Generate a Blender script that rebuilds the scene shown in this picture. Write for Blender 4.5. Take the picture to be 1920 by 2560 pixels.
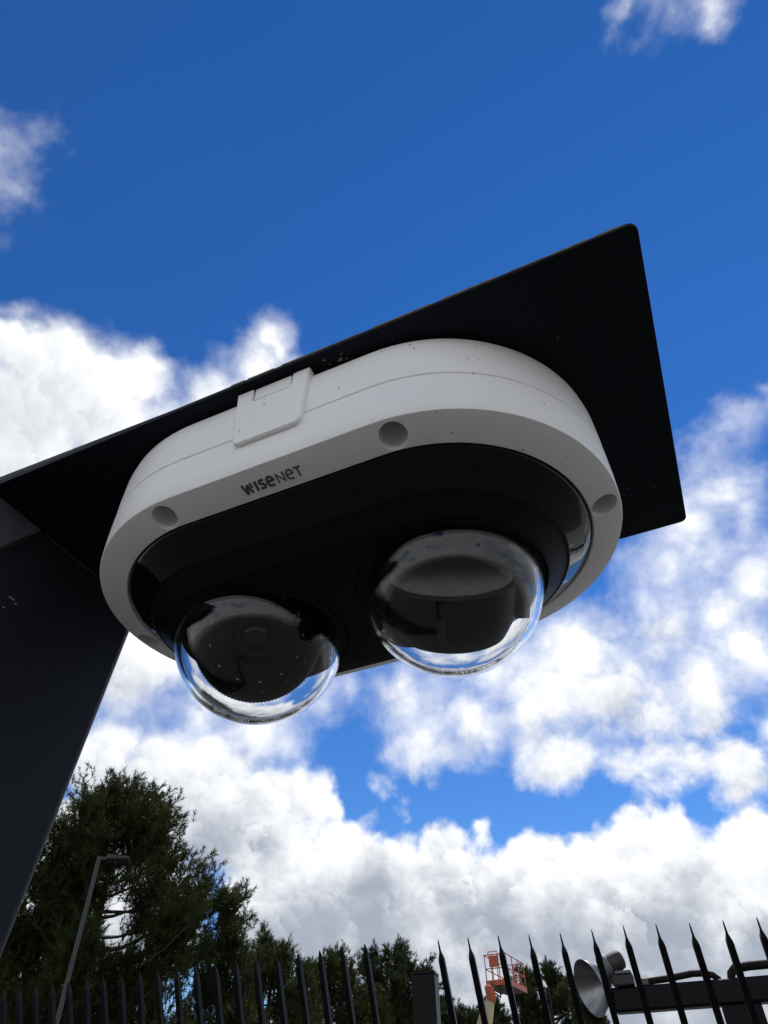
import bpy, bmesh, math, random
import numpy as np
from mathutils import Vector, Matrix
from mathutils.geometry import tessellate_polygon

for o in list(bpy.data.objects):
    bpy.data.objects.remove(o, do_unlink=True)
SC = bpy.context.scene
COL = SC.collection
R = math.radians

# ------------------------------------------------------------------ camera
cam_d = bpy.data.cameras.new('camera')
cam = bpy.data.objects.new('camera', cam_d)
COL.objects.link(cam)
EYE = 1.725
PITCH, ROLL = 0.76434, -0.02741
fw = Vector((0, math.cos(PITCH), math.sin(PITCH)))
up0 = Vector((0, -math.sin(PITCH), math.cos(PITCH)))
rt0 = Vector((1, 0, 0))
rt = math.cos(ROLL) * rt0 + math.sin(ROLL) * up0
up = -math.sin(ROLL) * rt0 + math.cos(ROLL) * up0
m = Matrix((rt, up, -fw)).transposed().to_4x4()
m.translation = (0, 0, EYE)
cam.matrix_world = m
cam_d.sensor_fit = 'VERTICAL'
cam_d.sensor_height = 36.0
cam_d.lens = 36.0 * 1650 / 2560
cam_d.clip_start = 0.01
cam_d.clip_end = 3000
SC.camera = cam

# ------------------------------------------------------------------ world: blue sky with cumulus
SUN_AZ, SUN_EL = 28.0, 56.0          # degrees right of the view direction, degrees up


def direction(az, el):
    az, el = R(az), R(el)
    return Vector((math.sin(az) * math.cos(el), math.cos(az) * math.cos(el), math.sin(el)))


class Nodes:
    def __init__(self, tree):
        self.t = tree

    def new(self, kind, **kw):
        n = self.t.nodes.new(kind)
        for k, v in kw.items():
            setattr(n, k, v)
        return n

    def put(self, sock, v):
        if isinstance(v, bpy.types.NodeSocket):
            self.t.links.new(v, sock)
        elif v is not None:
            try:
                sock.default_value = v
            except Exception:
                sock.default_value = tuple(v) + (1,)

    def math(self, op, a, b=None, c=None, clamp=False):
        n = self.new('ShaderNodeMath', operation=op, use_clamp=clamp)
        for i, v in enumerate((a, b, c)):
            if v is not None:
                self.put(n.inputs[i], v)
        return n.outputs[0]

    def vec(self, op, a, b=None, c=None):
        n = self.new('ShaderNodeVectorMath', operation=op)
        for i, v in enumerate((a, b, c)):
            if v is not None:
                self.put(n.inputs['Scale'] if (op == 'SCALE' and i == 1) else n.inputs[i], v)
        return n.outputs['Value'] if op in ('DISTANCE', 'DOT_PRODUCT', 'LENGTH') else n.outputs['Vector']

    def noise(self, vec, scale, detail=2, rough=0.5, distortion=0.0, lac=2.0):
        n = self.new('ShaderNodeTexNoise')
        if vec is not None:
            self.put(n.inputs['Vector'], vec)
        n.inputs['Scale'].default_value = scale
        n.inputs['Detail'].default_value = detail
        n.inputs['Roughness'].default_value = rough
        n.inputs['Lacunarity'].default_value = lac
        n.inputs['Distortion'].default_value = distortion
        return n

    def step(self, v, a, b, c=0.0, d=1.0, kind='SMOOTHSTEP'):
        n = self.new('ShaderNodeMapRange', interpolation_type=kind, clamp=True)
        for k, x in zip(('Value', 'From Min', 'From Max', 'To Min', 'To Max'), (v, a, b, c, d)):
            self.put(n.inputs[k], x)
        return n.outputs['Result']

    def mix(self, f, a, b, blend='MIX'):
        n = self.new('ShaderNodeMix', data_type='RGBA', blend_type=blend)
        self.put(n.inputs['Factor'], f)
        for s, v in (('A', a), ('B', b)):
            sock = [i for i in n.inputs if i.name == s and i.type == 'RGBA'][0]
            self.put(sock, v if isinstance(v, bpy.types.NodeSocket) else (tuple(v) + (1,) if len(v) == 3 else v))
        return [o for o in n.outputs if o.type == 'RGBA'][0]


world = bpy.data.worlds.new('World')
SC.world = world
world.use_nodes = True
wt = world.node_tree
wt.nodes.clear()
N = Nodes(wt)
out = N.new('ShaderNodeOutputWorld')
bg = N.new('ShaderNodeBackground')
wt.links.new(bg.outputs[0], out.inputs[0])
SKY_STRENGTH = 0.10
bg.inputs['Strength'].default_value = SKY_STRENGTH
sky = N.new('ShaderNodeTexSky', sky_type='NISHITA', sun_disc=False)
sky.sun_elevation = R(SUN_EL)
sky.sun_rotation = R(SUN_AZ)
sky.altitude = 200
sky.air_density = 1.0
sky.dust_density = 0.0
sky.ozone_density = 4.0
hs = N.new('ShaderNodeHueSaturation')
wt.links.new(sky.outputs[0], hs.inputs['Color'])
hs.inputs['Saturation'].default_value = 1.29
hs.inputs['Hue'].default_value = 0.510
hs.inputs['Value'].default_value = 1.14
tc = N.new('ShaderNodeTexCoord')
D0 = tc.outputs['Generated']
# cumulus puffs: azimuth, elevation, angular radius (degrees), thickness
PUFFS = [(-41.9,45.7,5.0,1.3),(-37.6,48.6,4.2,1.3),(-32.9,50.3,3.0,1.2),(-47.1,49.7,2.4,1.1),(-42.1,49.5,3.3,1.2),(-33.3,46.8,4.3,1.3),(-39.9,41.3,4.7,1.3),(-46.1,42.6,6.3,1.3),(-28.4,48.9,2.2,0.7),(-60.5,58.6,2.6,0.40),(-57.2,58.6,1.9,0.22),(61.9,70.1,1.4,0.6),(64.4,67.8,1.8,0.6),(69.0,66.4,2.1,0.65),(68.3,69.6,2.1,0.6),(-17.6,57.4,1.9,0.75),(-18.9,55.1,2.7,0.8),(-15.1,54.8,2.3,0.8),(-24.0,52.5,2.8,0.6),(-26.9,53.3,1.5,0.45),(-21.8,51.5,2.7,0.7),(-29.6,56.5,0.8,0.35),(39.7,42.9,1.8,0.6),(35.7,43.1,1.5,0.5),(42.5,42.5,1.3,0.5),(44.0,44.1,0.7,0.5),(35.9,38.9,2.8,0.75),(31.4,37.3,2.9,0.8),(36.7,36.6,2.3,0.7),(27.8,35.4,2.6,0.7),(32.9,34.4,2.3,0.5),(18.4,30.4,5.0,1.0),(24.9,30.6,4.5,0.9),(30.8,30.2,3.6,0.85),(35.5,31.7,3.5,0.9),(13.7,27.3,5.0,1.0),(20.6,25.6,5.4,1.1),(27.1,25.4,4.2,1.0),(32.4,26.5,3.4,1.0),(6.7,25.8,4.4,0.9),(1.8,28.7,3.8,0.8),(9.9,29.6,3.7,0.9),(3.1,22.8,2.7,0.9),(14.0,23.0,3.8,0.9),(19.2,21.0,2.6,0.7),(24.6,21.8,2.6,0.8),(28.0,19.8,2.7,0.9),(31.4,20.7,2.4,0.8),(-22.5,29.2,3.9,1.1),(-24.9,30.2,2.8,1.0),(-17.5,27.3,2.5,0.7),(-11.9,25.9,3.3,0.6),(-6.6,28.3,2.3,0.7),(-4.0,28.7,2.1,0.7),(-23.5,22.1,3.3,1.1),(-19.5,22.2,3.4,1.1),(-15.3,22.2,3.4,1.1),(-10.9,21.4,3.1,1.1),(-7.3,20.8,2.3,1.0),(-5.1,19.7,1.2,0.7),(-13.9,18.3,4.3,1.1),(-9.4,18.1,2.7,1.0),(-0.1,19.8,1.6,0.7),(3.4,16.8,3.0,1.1),(-0.4,15.3,3.6,1.1),(4.7,15.1,2.9,1.1),(-4.7,13.8,4.1,1.2),(-9.6,12.9,3.4,1.2),(-7.4,11.8,4.6,1.2),(-0.1,12.0,4.9,1.3),(5.5,12.1,3.7,1.2),(7.4,18.8,1.1,0.45),(7.2,17.2,1.3,0.5),(19.1,16.0,2.6,1.1),(16.0,14.7,2.5,1.1),(11.1,14.5,2.4,1.1),(13.4,13.7,2.8,1.2),(21.3,14.4,3.3,1.2),(24.5,13.4,2.8,1.2),(27.4,14.4,2.7,1.2),(8.6,11.9,3.9,1.3),(13.8,11.1,4.4,1.3),(19.7,10.6,4.7,1.4),(24.9,10.6,4.0,1.4),(-3.2,8.2,4.9,1.3),(3.4,8.0,4.8,1.3),(9.4,7.3,4.7,1.3),(15.6,7.0,4.8,1.4),(21.7,6.6,4.8,1.4),(27.0,8.6,4.0,1.4),(-20.1,17.3,4.1,1.1),(-23.4,17.0,4.0,1.0),(-18.0,12.5,3.6,1.0),(-24.0,11.5,4.5,1.0),(-20.0,8.0,4.0,1.0)]
SUNDIR = direction(SUN_AZ, SUN_EL)
sep = N.new('ShaderNodeSeparateXYZ')
wt.links.new(D0, sep.inputs[0])
w1 = N.noise(D0, 7.0, 3, 0.55).outputs['Color']
w2 = N.noise(D0, 26.0, 5, 0.6).outputs['Color']
warp = N.vec('MULTIPLY', N.vec('SUBTRACT', w1, (.5, .5, .5)), (.105, .105, .105))
warp = N.vec('MULTIPLY_ADD', N.vec('SUBTRACT', w2, (.5, .5, .5)), (.028, .028, .028), warp)
dw = N.vec('ADD', D0, warp)


def mass(vec):
    """how deep inside the cloud masses a direction is"""
    field = None
    for az, el, rad, h in PUFFS:
        if az > -8 and 19 < el < 45:
            h *= 0.78                        # thin, torn cloud to the right
        c = direction(az, el)
        f = N.math('MULTIPLY_ADD', N.vec('DISTANCE', vec, tuple(c)), -h / (R(rad) * 1.36), h)
        field = f if field is None else N.math('SMOOTH_MAX', field, f, 0.25)
    # unseen cumulus all round, its cover raised to light the housing side
    sp = N.new('ShaderNodeSeparateXYZ')
    wt.links.new(vec, sp.inputs[0])
    zz = N.math('ADD', N.math('ABSOLUTE', sp.outputs['Z']), 0.25)
    flat = N.vec('DIVIDE', vec, None)
    comb = N.new('ShaderNodeCombineXYZ')
    for i in range(3):
        wt.links.new(zz, comb.inputs[i])
    wt.links.new(comb.outputs[0], flat.node.inputs[1])
    gen = N.noise(flat, 1.7, 2, 0.55).outputs['Fac']
    gen = N.step(N.math('MULTIPLY_ADD', sp.outputs['Z'], -0.16, gen), 0.22, 0.48, -0.6, 1.3, 'LINEAR')
    away = N.step(N.vec('DOT_PRODUCT', vec, tuple(direction(0, 40))), 0.62, 0.76, 0.0, -3.0)
    away = N.math('MULTIPLY', away, N.step(sp.outputs['Z'], 0.02, 0.09))
    return N.math('SMOOTH_MAX', field, N.math('ADD', gen, away), 0.15)


field = mass(dw)
field_sun = mass(N.vec('ADD', dw, tuple(SUNDIR * 0.050)))       # the mass a little way towards the sun
# billows: three sizes of rounded lobes, each lit on its sunward side
dens, lit = None, None
fbm = N.noise(D0, 10.0, 10, 0.56, 0.2).outputs['Fac']
jit = N.noise(D0, 24.0, 6, 0.66).outputs['Color']
for sc, amp, j in ((13.0, 0.50, 0.085), (31.0, 0.34, 0.045), (74.0, 0.20, 0.022)):
    p = N.vec('MULTIPLY_ADD', N.vec('SUBTRACT', jit, (.5, .5, .5)), (j, j, j), D0)
    v = N.new('ShaderNodeTexVoronoi', feature='F1')
    N.put(v.inputs['Vector'], p)
    v.inputs['Scale'].default_value = sc
    d = N.math('MULTIPLY_ADD', v.outputs['Distance'], -amp, amp * 0.48)
    off = N.vec('SUBTRACT', p, v.outputs['Position'])
    l = N.math('MULTIPLY', N.vec('DOT_PRODUCT', off, tuple(SUNDIR)), sc * amp * 1.5)
    l = N.math('MULTIPLY', l, N.step(v.outputs['Distance'], 0.80, 0.25))      # fades into the creases between lobes
    dens = d if dens is None else N.math('ADD', dens, d)
    lit = l if lit is None else N.math('ADD', lit, l)
firm = N.step(field, 0.20, 1.0)                                # torn thin cloud has no lobes
f0 = N.math('SUBTRACT', fbm, 0.5)
crisp = N.math('MAXIMUM', N.step(sep.outputs['Z'], 0.46, 0.33), N.math('MULTIPLY', firm, 0.8))   # low cumulus is hard edged
dens = N.math('MULTIPLY', dens, N.math('MULTIPLY_ADD', firm, 0.75, 0.25))
dens = N.math('ADD', dens, N.math('MULTIPLY', f0, N.math('MULTIPLY_ADD', firm, -0.15, 1.12)))
dens = N.math('ADD', dens, field)
alpha = N.step(dens, N.math('MULTIPLY_ADD', crisp, 0.25, -0.10), N.math('MULTIPLY_ADD', crisp, -0.45, 0.90))
low = N.step(sep.outputs['Z'], 0.10, 0.66, 1.0, 0.5)
low = N.math('MULTIPLY', low, N.step(N.vec('DOT_PRODUCT', D0, tuple(SUNDIR)), -0.6, 0.55, 0.15, 1.0))   # clouds opposite the sun whitened, adding light from behind the camera
shade = N.step(field_sun, -0.05, 1.15, 0.24, 1.08)
shade = N.math('ADD', shade, N.math('MULTIPLY', lit, -0.62))
shade = N.math('ADD', shade, N.math('MULTIPLY', f0, -0.8))
shade = N.math('MULTIPLY', shade, low)
grey = N.step(shade, -0.10, 1.10)
K = 1.0 / SKY_STRENGTH
ccol = N.mix(grey, (1.10 * K, 1.11 * K, 1.12 * K), (0.36 * K, 0.405 * K, 0.485 * K))
wt.links.new(N.mix(alpha, hs.outputs[0], ccol), bg.inputs['Color'])
world.cycles.sampling_method = 'MANUAL'
world.cycles.sample_map_resolution = 512

# ------------------------------------------------------------------ sun
sl = bpy.data.lights.new('sun', 'SUN')
sl.energy = 5.0
sl.angle = R(0.53)
sl.color = (1.0, 0.95, 0.88)
so = bpy.data.objects.new('sun', sl)
COL.objects.link(so)
so.rotation_euler = SUNDIR.to_track_quat('Z', 'Y').to_euler()
so.location = SUNDIR * 60

vs = SC.view_settings
vs.view_transform = 'Standard'
vs.look = 'None'
vs.exposure = 0.12
vs.gamma = 1.0
vs.use_curve_mapping = False
SC.cycles.use_denoising = True
SC.cycles.max_bounces = 14
SC.cycles.transmission_bounces = 12
SC.cycles.glossy_bounces = 6
SC.cycles.diffuse_bounces = 4
SC.cycles.blur_glossy = 0.3
SC.cycles.sample_clamp_indirect = 8.0

# ------------------------------------------------------------------ materials
MATS = {}


def material(name, color, rough=0.5, metallic=0.0, spec=0.5, vary=0.0, vscale=8.0, bump=0.0, bscale=60.0, specks=0.0, coat=0.0,
             dark=None, transl=0.0, rvary=0.0):
    mt = bpy.data.materials.new(name)
    mt.use_nodes = True
    n = Nodes(mt.node_tree)
    b = mt.node_tree.nodes['Principled BSDF']
    b.inputs['Roughness'].default_value = rough
    b.inputs['Metallic'].default_value = metallic
    b.inputs['Specular IOR Level'].default_value = spec
    b.inputs['Coat Weight'].default_value = coat
    b.inputs['Coat Roughness'].default_value = 0.1
    col = tuple(color) + (1,)
    b.inputs['Base Color'].default_value = col
    o = n.new('ShaderNodeTexCoord').outputs['Object']
    c = None
    if vary:
        f = n.noise(o, vscale, 6, 0.65).outputs['Fac']
        f = n.step(f, 0.30, 0.70, kind='LINEAR')
        lo = dark if dark else tuple(x * (1 - vary) for x in color)
        c = n.mix(f, lo, tuple(min(1, x * (1 + vary * 0.4)) for x in color))
    if specks:
        v = n.new('ShaderNodeTexVoronoi', feature='F1')
        n.put(v.inputs['Vector'], o)
        v.inputs['Scale'].default_value = 230.0
        size = n.noise(o, 45.0, 2).outputs['Fac']
        lim = n.step(size, 0.46, 0.74, 0.0, specks, 'LINEAR')
        s = n.math('LESS_THAN', v.outputs['Distance'], lim)
        c = n.mix(s, c if c is not None else col, (0.06, 0.06, 0.055))
    if c is not None:
        n.put(b.inputs['Base Color'], c)
    if rvary:
        f = n.noise(o, vscale * 2, 5, 0.6).outputs['Fac']
        n.put(b.inputs['Roughness'], n.step(f, 0.3, 0.7, max(0.02, rough - rvary), rough + rvary, 'LINEAR'))
    if bump:
        bn = n.new('ShaderNodeBump')
        bn.inputs['Strength'].default_value = bump
        bn.inputs['Distance'].default_value = 0.001
        n.put(bn.inputs['Height'], n.noise(o, bscale, 5, 0.6).outputs['Fac'])
        n.put(b.inputs['Normal'], bn.outputs[0])
    if transl:
        tr = n.new('ShaderNodeBsdfTranslucent')
        tr.inputs['Color'].default_value = col
        if c is not None:
            n.put(tr.inputs['Color'], c)
        ms = n.new('ShaderNodeMixShader')
        ms.inputs[0].default_value = transl
        mt.node_tree.links.new(b.outputs[0], ms.inputs[1])
        mt.node_tree.links.new(tr.outputs[0], ms.inputs[2])
        mt.node_tree.links.new(ms.outputs[0], mt.node_tree.nodes['Material Output'].inputs['Surface'])
    MATS[name] = mt
    return mt


material('housing_white', (0.88, 0.88, 0.87), 0.48, vary=0.06, vscale=14, bump=0.25, bscale=700, specks=0.22)
material('cover_white', (0.88, 0.88, 0.87), 0.48, vary=0.05, vscale=10, bump=0.25, bscale=700, specks=0.12)
material('gloss_black', (0.002, 0.002, 0.0025), 0.05, spec=0.28)
material('matte_black', (0.003, 0.0032, 0.004), 0.5, bump=0.2, bscale=900, spec=0.12)
material('rubber_black', (0.003, 0.003, 0.003), 0.7, spec=0.1)
material('lens_black', (0.003, 0.003, 0.004), 0.10, spec=0.25)
material('module_black', (0.0025, 0.0025, 0.003), 0.5, spec=0.15)
material('module_grey', (0.15, 0.147, 0.15), 0.8, vary=0.3, vscale=300, bump=0.6, bscale=900)
material('led_pale', (0.42, 0.42, 0.41), 0.3)
material('print_grey', (0.065, 0.065, 0.062), 0.6)
material('plate_black', (0.004, 0.0065, 0.012), 0.6, spec=0.15, vary=0.4, vscale=40, bump=0.3, bscale=500)
material('post_black', (0.018, 0.021, 0.027), 0.5, spec=0.12, vary=0.35, vscale=9, bump=0.35, bscale=300, rvary=0.12)
material('post_lit', (0.090, 0.098, 0.115), 0.6, spec=0.2, vary=0.3, vscale=20, bump=0.3, bscale=300)  # lighter copy of the post paint, with the head's skylight put into the colour
material('weld_black', (0.008, 0.009, 0.011), 0.45, bump=1.0, bscale=150)
material('fence_black', (0.003, 0.003, 0.0045), 0.42, spec=0.14, vary=0.3, vscale=20, bump=0.3, bscale=120)
material('chip_and_glint', (0.35, 0.31, 0.24), 0.7, vary=0.4, vscale=300)
material('aluminium', (0.24, 0.245, 0.25), 0.32, metallic=0.85, vary=0.25, vscale=25)
material('grey_cast', (0.10, 0.11, 0.115), 0.5, vary=0.3, vscale=30)
material('dark_cast', (0.025, 0.024, 0.023), 0.6, vary=0.3, vscale=30)
material('conduit', (0.012, 0.010, 0.009), 0.7, spec=0.1, vary=0.35, vscale=40)
material('lamp_pole', (0.035, 0.041, 0.043), 0.55, vary=0.25, vscale=4)
material('lift_orange', (0.42, 0.085, 0.030), 0.5, vary=0.3, vscale=3)
material('lift_cream', (0.55, 0.49, 0.30), 0.5, vary=0.2, vscale=3)
material('lift_dark', (0.03, 0.03, 0.028), 0.7)
material('bark', (0.075, 0.058, 0.048), 0.9, vary=0.5, vscale=6, bump=1.0, bscale=30)
material('needles', (0.046, 0.058, 0.016), 0.7, spec=0.08, vary=0.6, vscale=1.5, dark=(0.014, 0.021, 0.008), transl=0.18)
material('needles_far', (0.040, 0.052, 0.020), 0.7, spec=0.08, vary=0.6, vscale=1.1, dark=(0.014, 0.021, 0.010), transl=0.18)
material('asphalt', (0.052, 0.050, 0.048), 0.9, vary=0.3, vscale=5, bump=0.6, bscale=60)  # only for the unseen sheet added to dim bounced light
material('ground', (0.24, 0.225, 0.20), 0.9, vary=0.25, vscale=0.7, bump=0.5, bscale=40)
g = bpy.data.materials.new('clear_dome')
g.use_nodes = True
gb = g.node_tree.nodes['Principled BSDF']
gb.inputs['Base Color'].default_value = (0.97, 0.975, 0.98, 1)
gb.inputs['Roughness'].default_value = 0.0
gb.inputs['IOR'].default_value = 1.38
gb.inputs['Transmission Weight'].default_value = 1.0
MATS['clear_dome'] = g


# ------------------------------------------------------------------ builders
def mesh_obj(name, verts, faces, mat, parent=None, smooth=False, angle=35):
    me = bpy.data.meshes.new(name)
    me.from_pydata([tuple(v) for v in verts], [], faces)
    return finish(name, me, mat, parent, smooth, angle)


def finish(name, me, mat, parent=None, smooth=False, angle=35):
    bm = bmesh.new()
    bm.from_mesh(me)
    bmesh.ops.recalc_face_normals(bm, faces=bm.faces[:])
    if smooth:
        lim = R(angle)
        for f in bm.faces:
            f.smooth = True
        for e in bm.edges:
            if len(e.link_faces) == 2 and e.calc_face_angle(0) > lim:
                e.smooth = False
    bm.to_mesh(me)
    bm.free()
    me.materials.append(MATS[mat])
    o = bpy.data.objects.new(name, me)
    COL.objects.link(o)
    if parent:
        o.parent = parent
    return o


def thing(name, label, cat, loc=(0, 0, 0), rotz=0.0, group=None):
    o = bpy.data.objects.new(name, None)
    COL.objects.link(o)
    o.location = loc
    o.rotation_euler = (0, 0, rotz)
    tag(o, label, cat, group)
    return o


def tag(o, label, cat, group=None):
    o['label'] = label
    o['category'] = cat
    if group:
        o['group'] = group
    return o


class MB:
    def __init__(self):
        self.v, self.f = [], []

    def add(self, v, f):
        k = len(self.v)
        self.v += [Vector(x) for x in v]
        self.f += [tuple(i + k for i in q) for q in f]
        return self

    def box(self, lo, hi, mat=None):
        (a, b, c), (d, e, g_) = lo, hi
        v = [Vector(x) for x in ((a, b, c), (d, b, c), (d, e, c), (a, e, c), (a, b, g_), (d, b, g_), (d, e, g_), (a, e, g_))]
        if mat is not None:
            v = [mat @ x for x in v]
        return self.add(v, [(0, 3, 2, 1), (4, 5, 6, 7), (0, 1, 5, 4), (1, 2, 6, 5), (2, 3, 7, 6), (3, 0, 4, 7)])

    def tube(self, pts, rad, n=8, caps=True, ang0=0.0):
        pts = [Vector(p) for p in pts]
        rad = rad if isinstance(rad, (list, tuple)) else [rad] * len(pts)
        rings = []
        ref = None
        for i, p in enumerate(pts):
            t = (pts[min(i + 1, len(pts) - 1)] - pts[max(i - 1, 0)]).normalized()
            if ref is None:
                ref = t.orthogonal().normalized()
            a = (ref - t * ref.dot(t)).normalized()
            ref = a
            b = t.cross(a)
            rings.append([p + rad[i] * (math.cos(ang0 + 2 * math.pi * j / n) * a + math.sin(ang0 + 2 * math.pi * j / n) * b) for j in range(n)])
        v = [x for r in rings for x in r]
        f = []
        for i in range(len(pts) - 1):
            for j in range(n):
                f.append((i * n + j, i * n + (j + 1) % n, (i + 1) * n + (j + 1) % n, (i + 1) * n + j))
        if caps:
            f.append(tuple(range(n - 1, -1, -1)))
            f.append(tuple((len(pts) - 1) * n + j for j in range(n)))
        return self.add(v, f)

    def lathe(self, prof, axis_pt=(0, 0, 0), axis=(0, 0, 1), n=48, closed=False, caps=True):
        """prof: (radius, height along axis)"""
        ax = Vector(axis).normalized()
        a = ax.orthogonal().normalized()
        b = ax.cross(a)
        P = Vector(axis_pt)
        v = [P + ax * h + r * (math.cos(2 * math.pi * j / n) * a + math.sin(2 * math.pi * j / n) * b) for r, h in prof for j in range(n)]
        f = []
        k = len(prof)
        for i in range(k if closed else k - 1):
            i2 = (i + 1) % k
            for j in range(n):
                f.append((i * n + j, i * n + (j + 1) % n, i2 * n + (j + 1) % n, i2 * n + j))
        if not closed and caps:
            if prof[0][0] > 1e-6:
                f.append(tuple(range(n - 1, -1, -1)))
            if prof[-1][0] > 1e-6:
                f.append(tuple((k - 1) * n + j for j in range(n)))
        return self.add(v, f)

    def build(self, name, mat, parent=None, smooth=False, angle=35, merge=True):
        me = bpy.data.meshes.new(name)
        me.from_pydata([tuple(v) for v in self.v], [], self.f)
        if merge:
            bm = bmesh.new()
            bm.from_mesh(me)
            bmesh.ops.remove_doubles(bm, verts=bm.verts[:], dist=1e-6)
            bm.to_mesh(me)
            bm.free()
        return finish(name, me, mat, parent, smooth, angle)


# ------------------------------------------------------------------ ground
def ground():
    n, L = 24, 900.0
    v, f = [], []
    for i in range(n + 1):
        for j in range(n + 1):
            a, b = (i / n * 2 - 1), (j / n * 2 - 1)
            v.append((L * a * abs(a), L * b * abs(b), 0))
    for i in range(n):
        for j in range(n):
            f.append((i * (n + 1) + j, (i + 1) * (n + 1) + j, (i + 1) * (n + 1) + j + 1, i * (n + 1) + j + 1))
    o = mesh_obj('ground', v, f, 'ground')
    o['kind'] = 'structure'
    o['label'] = 'pale dusty concrete ground'


ground()


def unseen_asphalt():  # unseen sheet, added dark so less light bounces up under the camera
    d = Vector((1, -0.226, 0)).normalized()
    n = Vector((-d.y, d.x, 0))
    c = Vector((0.6, 0.0, 0.004))
    v, f = [], []
    for i in range(13):
        for j in range(3):
            v.append(c + n * (-26 + 5 * i) + d * (-14.0 + 14.0 * j))
    for i in range(12):
        for j in range(2):
            f.append((i * 3 + j, i * 3 + j + 1, i * 3 + 4 + j, i * 3 + 3 + j))
    o = mesh_obj('unseen_asphalt', v, f, 'asphalt')
    o['kind'] = 'structure'
    o['label'] = 'unseen dark asphalt sheet added to dim light bounced from below'


unseen_asphalt()

# ------------------------------------------------------------------ the security camera under its plate
S = 0.092                                   # half width of the housing in metres; shapes below are in that unit
YAW = -0.40177
DEV = Vector((-0.19872 * S, 3.09839 * S, 2.44803 * S + EYE))
AX = 0.573                                  # centres of the two round ends


def stadium(r, z, n=48):
    pts = []
    for j in range(n + 1):
        t = -math.pi / 2 + math.pi * j / n
        pts.append((AX + r * math.cos(t), r * math.sin(t), z))
    for k in range(1, 8):
        pts.append((AX - 2 * AX * k / 8, r, z))
    for j in range(n + 1):
        t = math.pi / 2 + math.pi * j / n
        pts.append((-AX + r * math.cos(t), r * math.sin(t), z))
    for k in range(1, 8):
        pts.append((-AX + 2 * AX * k / 8, -r, z))
    return pts


def loft(prof, closed=False, cap0=False, cap1=False):
    mb = MB()
    rings = [stadium(r, z) for r, z in prof]
    n = len(rings[0])
    v = [Vector(p) * S for r in rings for p in r]
    f = []
    k = len(prof)
    for i in range(k if closed else k - 1):
        i2 = (i + 1) % k
        for j in range(n):
            f.append((i * n + j, i * n + (j + 1) % n, i2 * n + (j + 1) % n, i2 * n + j))
    if cap0:
        f.append(tuple(range(n - 1, -1, -1)))
    if cap1:
        f.append(tuple((k - 1) * n + j for j in range(n)))
    return mb.add(v, f)


def ring_z(r):
    return -0.049 * (1 - r) / 0.168


def offset_poly(poly, d):
    n = len(poly)
    res = []
    area = sum(poly[i][0] * poly[(i + 1) % n][1] - poly[(i + 1) % n][0] * poly[i][1] for i in range(n))
    sgn = 1 if area > 0 else -1
    for i in range(n):
        p0, p1, p2 = Vector(poly[i - 1]), Vector(poly[i]), Vector(poly[(i + 1) % n])
        e1, e2 = (p1 - p0).normalized(), (p2 - p1).normalized()
        n1, n2 = Vector((-e1.y, e1.x)) * sgn, Vector((-e2.y, e2.x)) * sgn
        mm = (n1 + n2).normalized()
        res.append(p1 + mm * (d / max(0.4, mm.dot(n1))))
    return res


def prism(poly, place, h0, h1, bevel):
    """poly in 2-D, place(u, v, h) to 3-D, from h0 to h1 with a small bevel at h1"""
    mb = MB()
    n = len(poly)
    inn = offset_poly(poly, bevel)
    v = [place(p[0], p[1], h0) for p in poly] + [place(p[0], p[1], h1 - bevel * (1 if h1 > h0 else -1)) for p in poly] + [place(p[0], p[1], h1) for p in inn]
    f = []
    for r in range(2):
        for j in range(n):
            f.append((r * n + j, r * n + (j + 1) % n, (r + 1) * n + (j + 1) % n, (r + 1) * n + j))
    tri = tessellate_polygon([[Vector((p[0], p[1], 0)) for p in inn]])
    f += [tuple(2 * n + i for i in t) for t in tri]
    tri = tessellate_polygon([[Vector((p[0], p[1], 0)) for p in poly]])
    f += [tuple(reversed(t)) for t in tri]
    return mb.add(v, f)


def arc(cx, cy, r, a0, a1, n=6):
    return [(cx + r * math.cos(R(a0 + (a1 - a0) * k / n)), cy + r * math.sin(R(a0 + (a1 - a0) * k / n))) for k in range(n + 1)]


def strip(pts, w, place, h):
    """a stroke of width w along pts, raised by h"""
    P = [Vector(p) for p in pts]
    L, Rr = [], []
    for i, p in enumerate(P):
        a = (p - P[i - 1]).normalized() if i > 0 else (P[1] - p).normalized()
        b = (P[i + 1] - p).normalized() if i < len(P) - 1 else a
        na, nb = Vector((-a.y, a.x)), Vector((-b.y, b.x))
        mm = (na + nb).normalized() if (na + nb).length > 1e-3 else na
        k = w / 2 / max(0.55, mm.dot(na))
        L.append(p + mm * k)
        Rr.append(p - mm * k)
    n = len(P)
    v = [place(q.x, q.y, 0.0) for q in L + Rr] + [place(q.x, q.y, h) for q in L + Rr]
    f = []
    o = 2 * n
    for i in range(n - 1):
        f += [(i, i + 1, n + i + 1, n + i), (o + i, o + n + i, o + n + i + 1, o + i + 1), (i, o + i, o + i + 1, i + 1), (n + i, n + i + 1, o + n + i + 1, o + n + i)]
    f += [(0, n, o + n, o), (n - 1, o + n - 1, o + 2 * n - 1, 2 * n - 1)]
    return v, f


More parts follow.
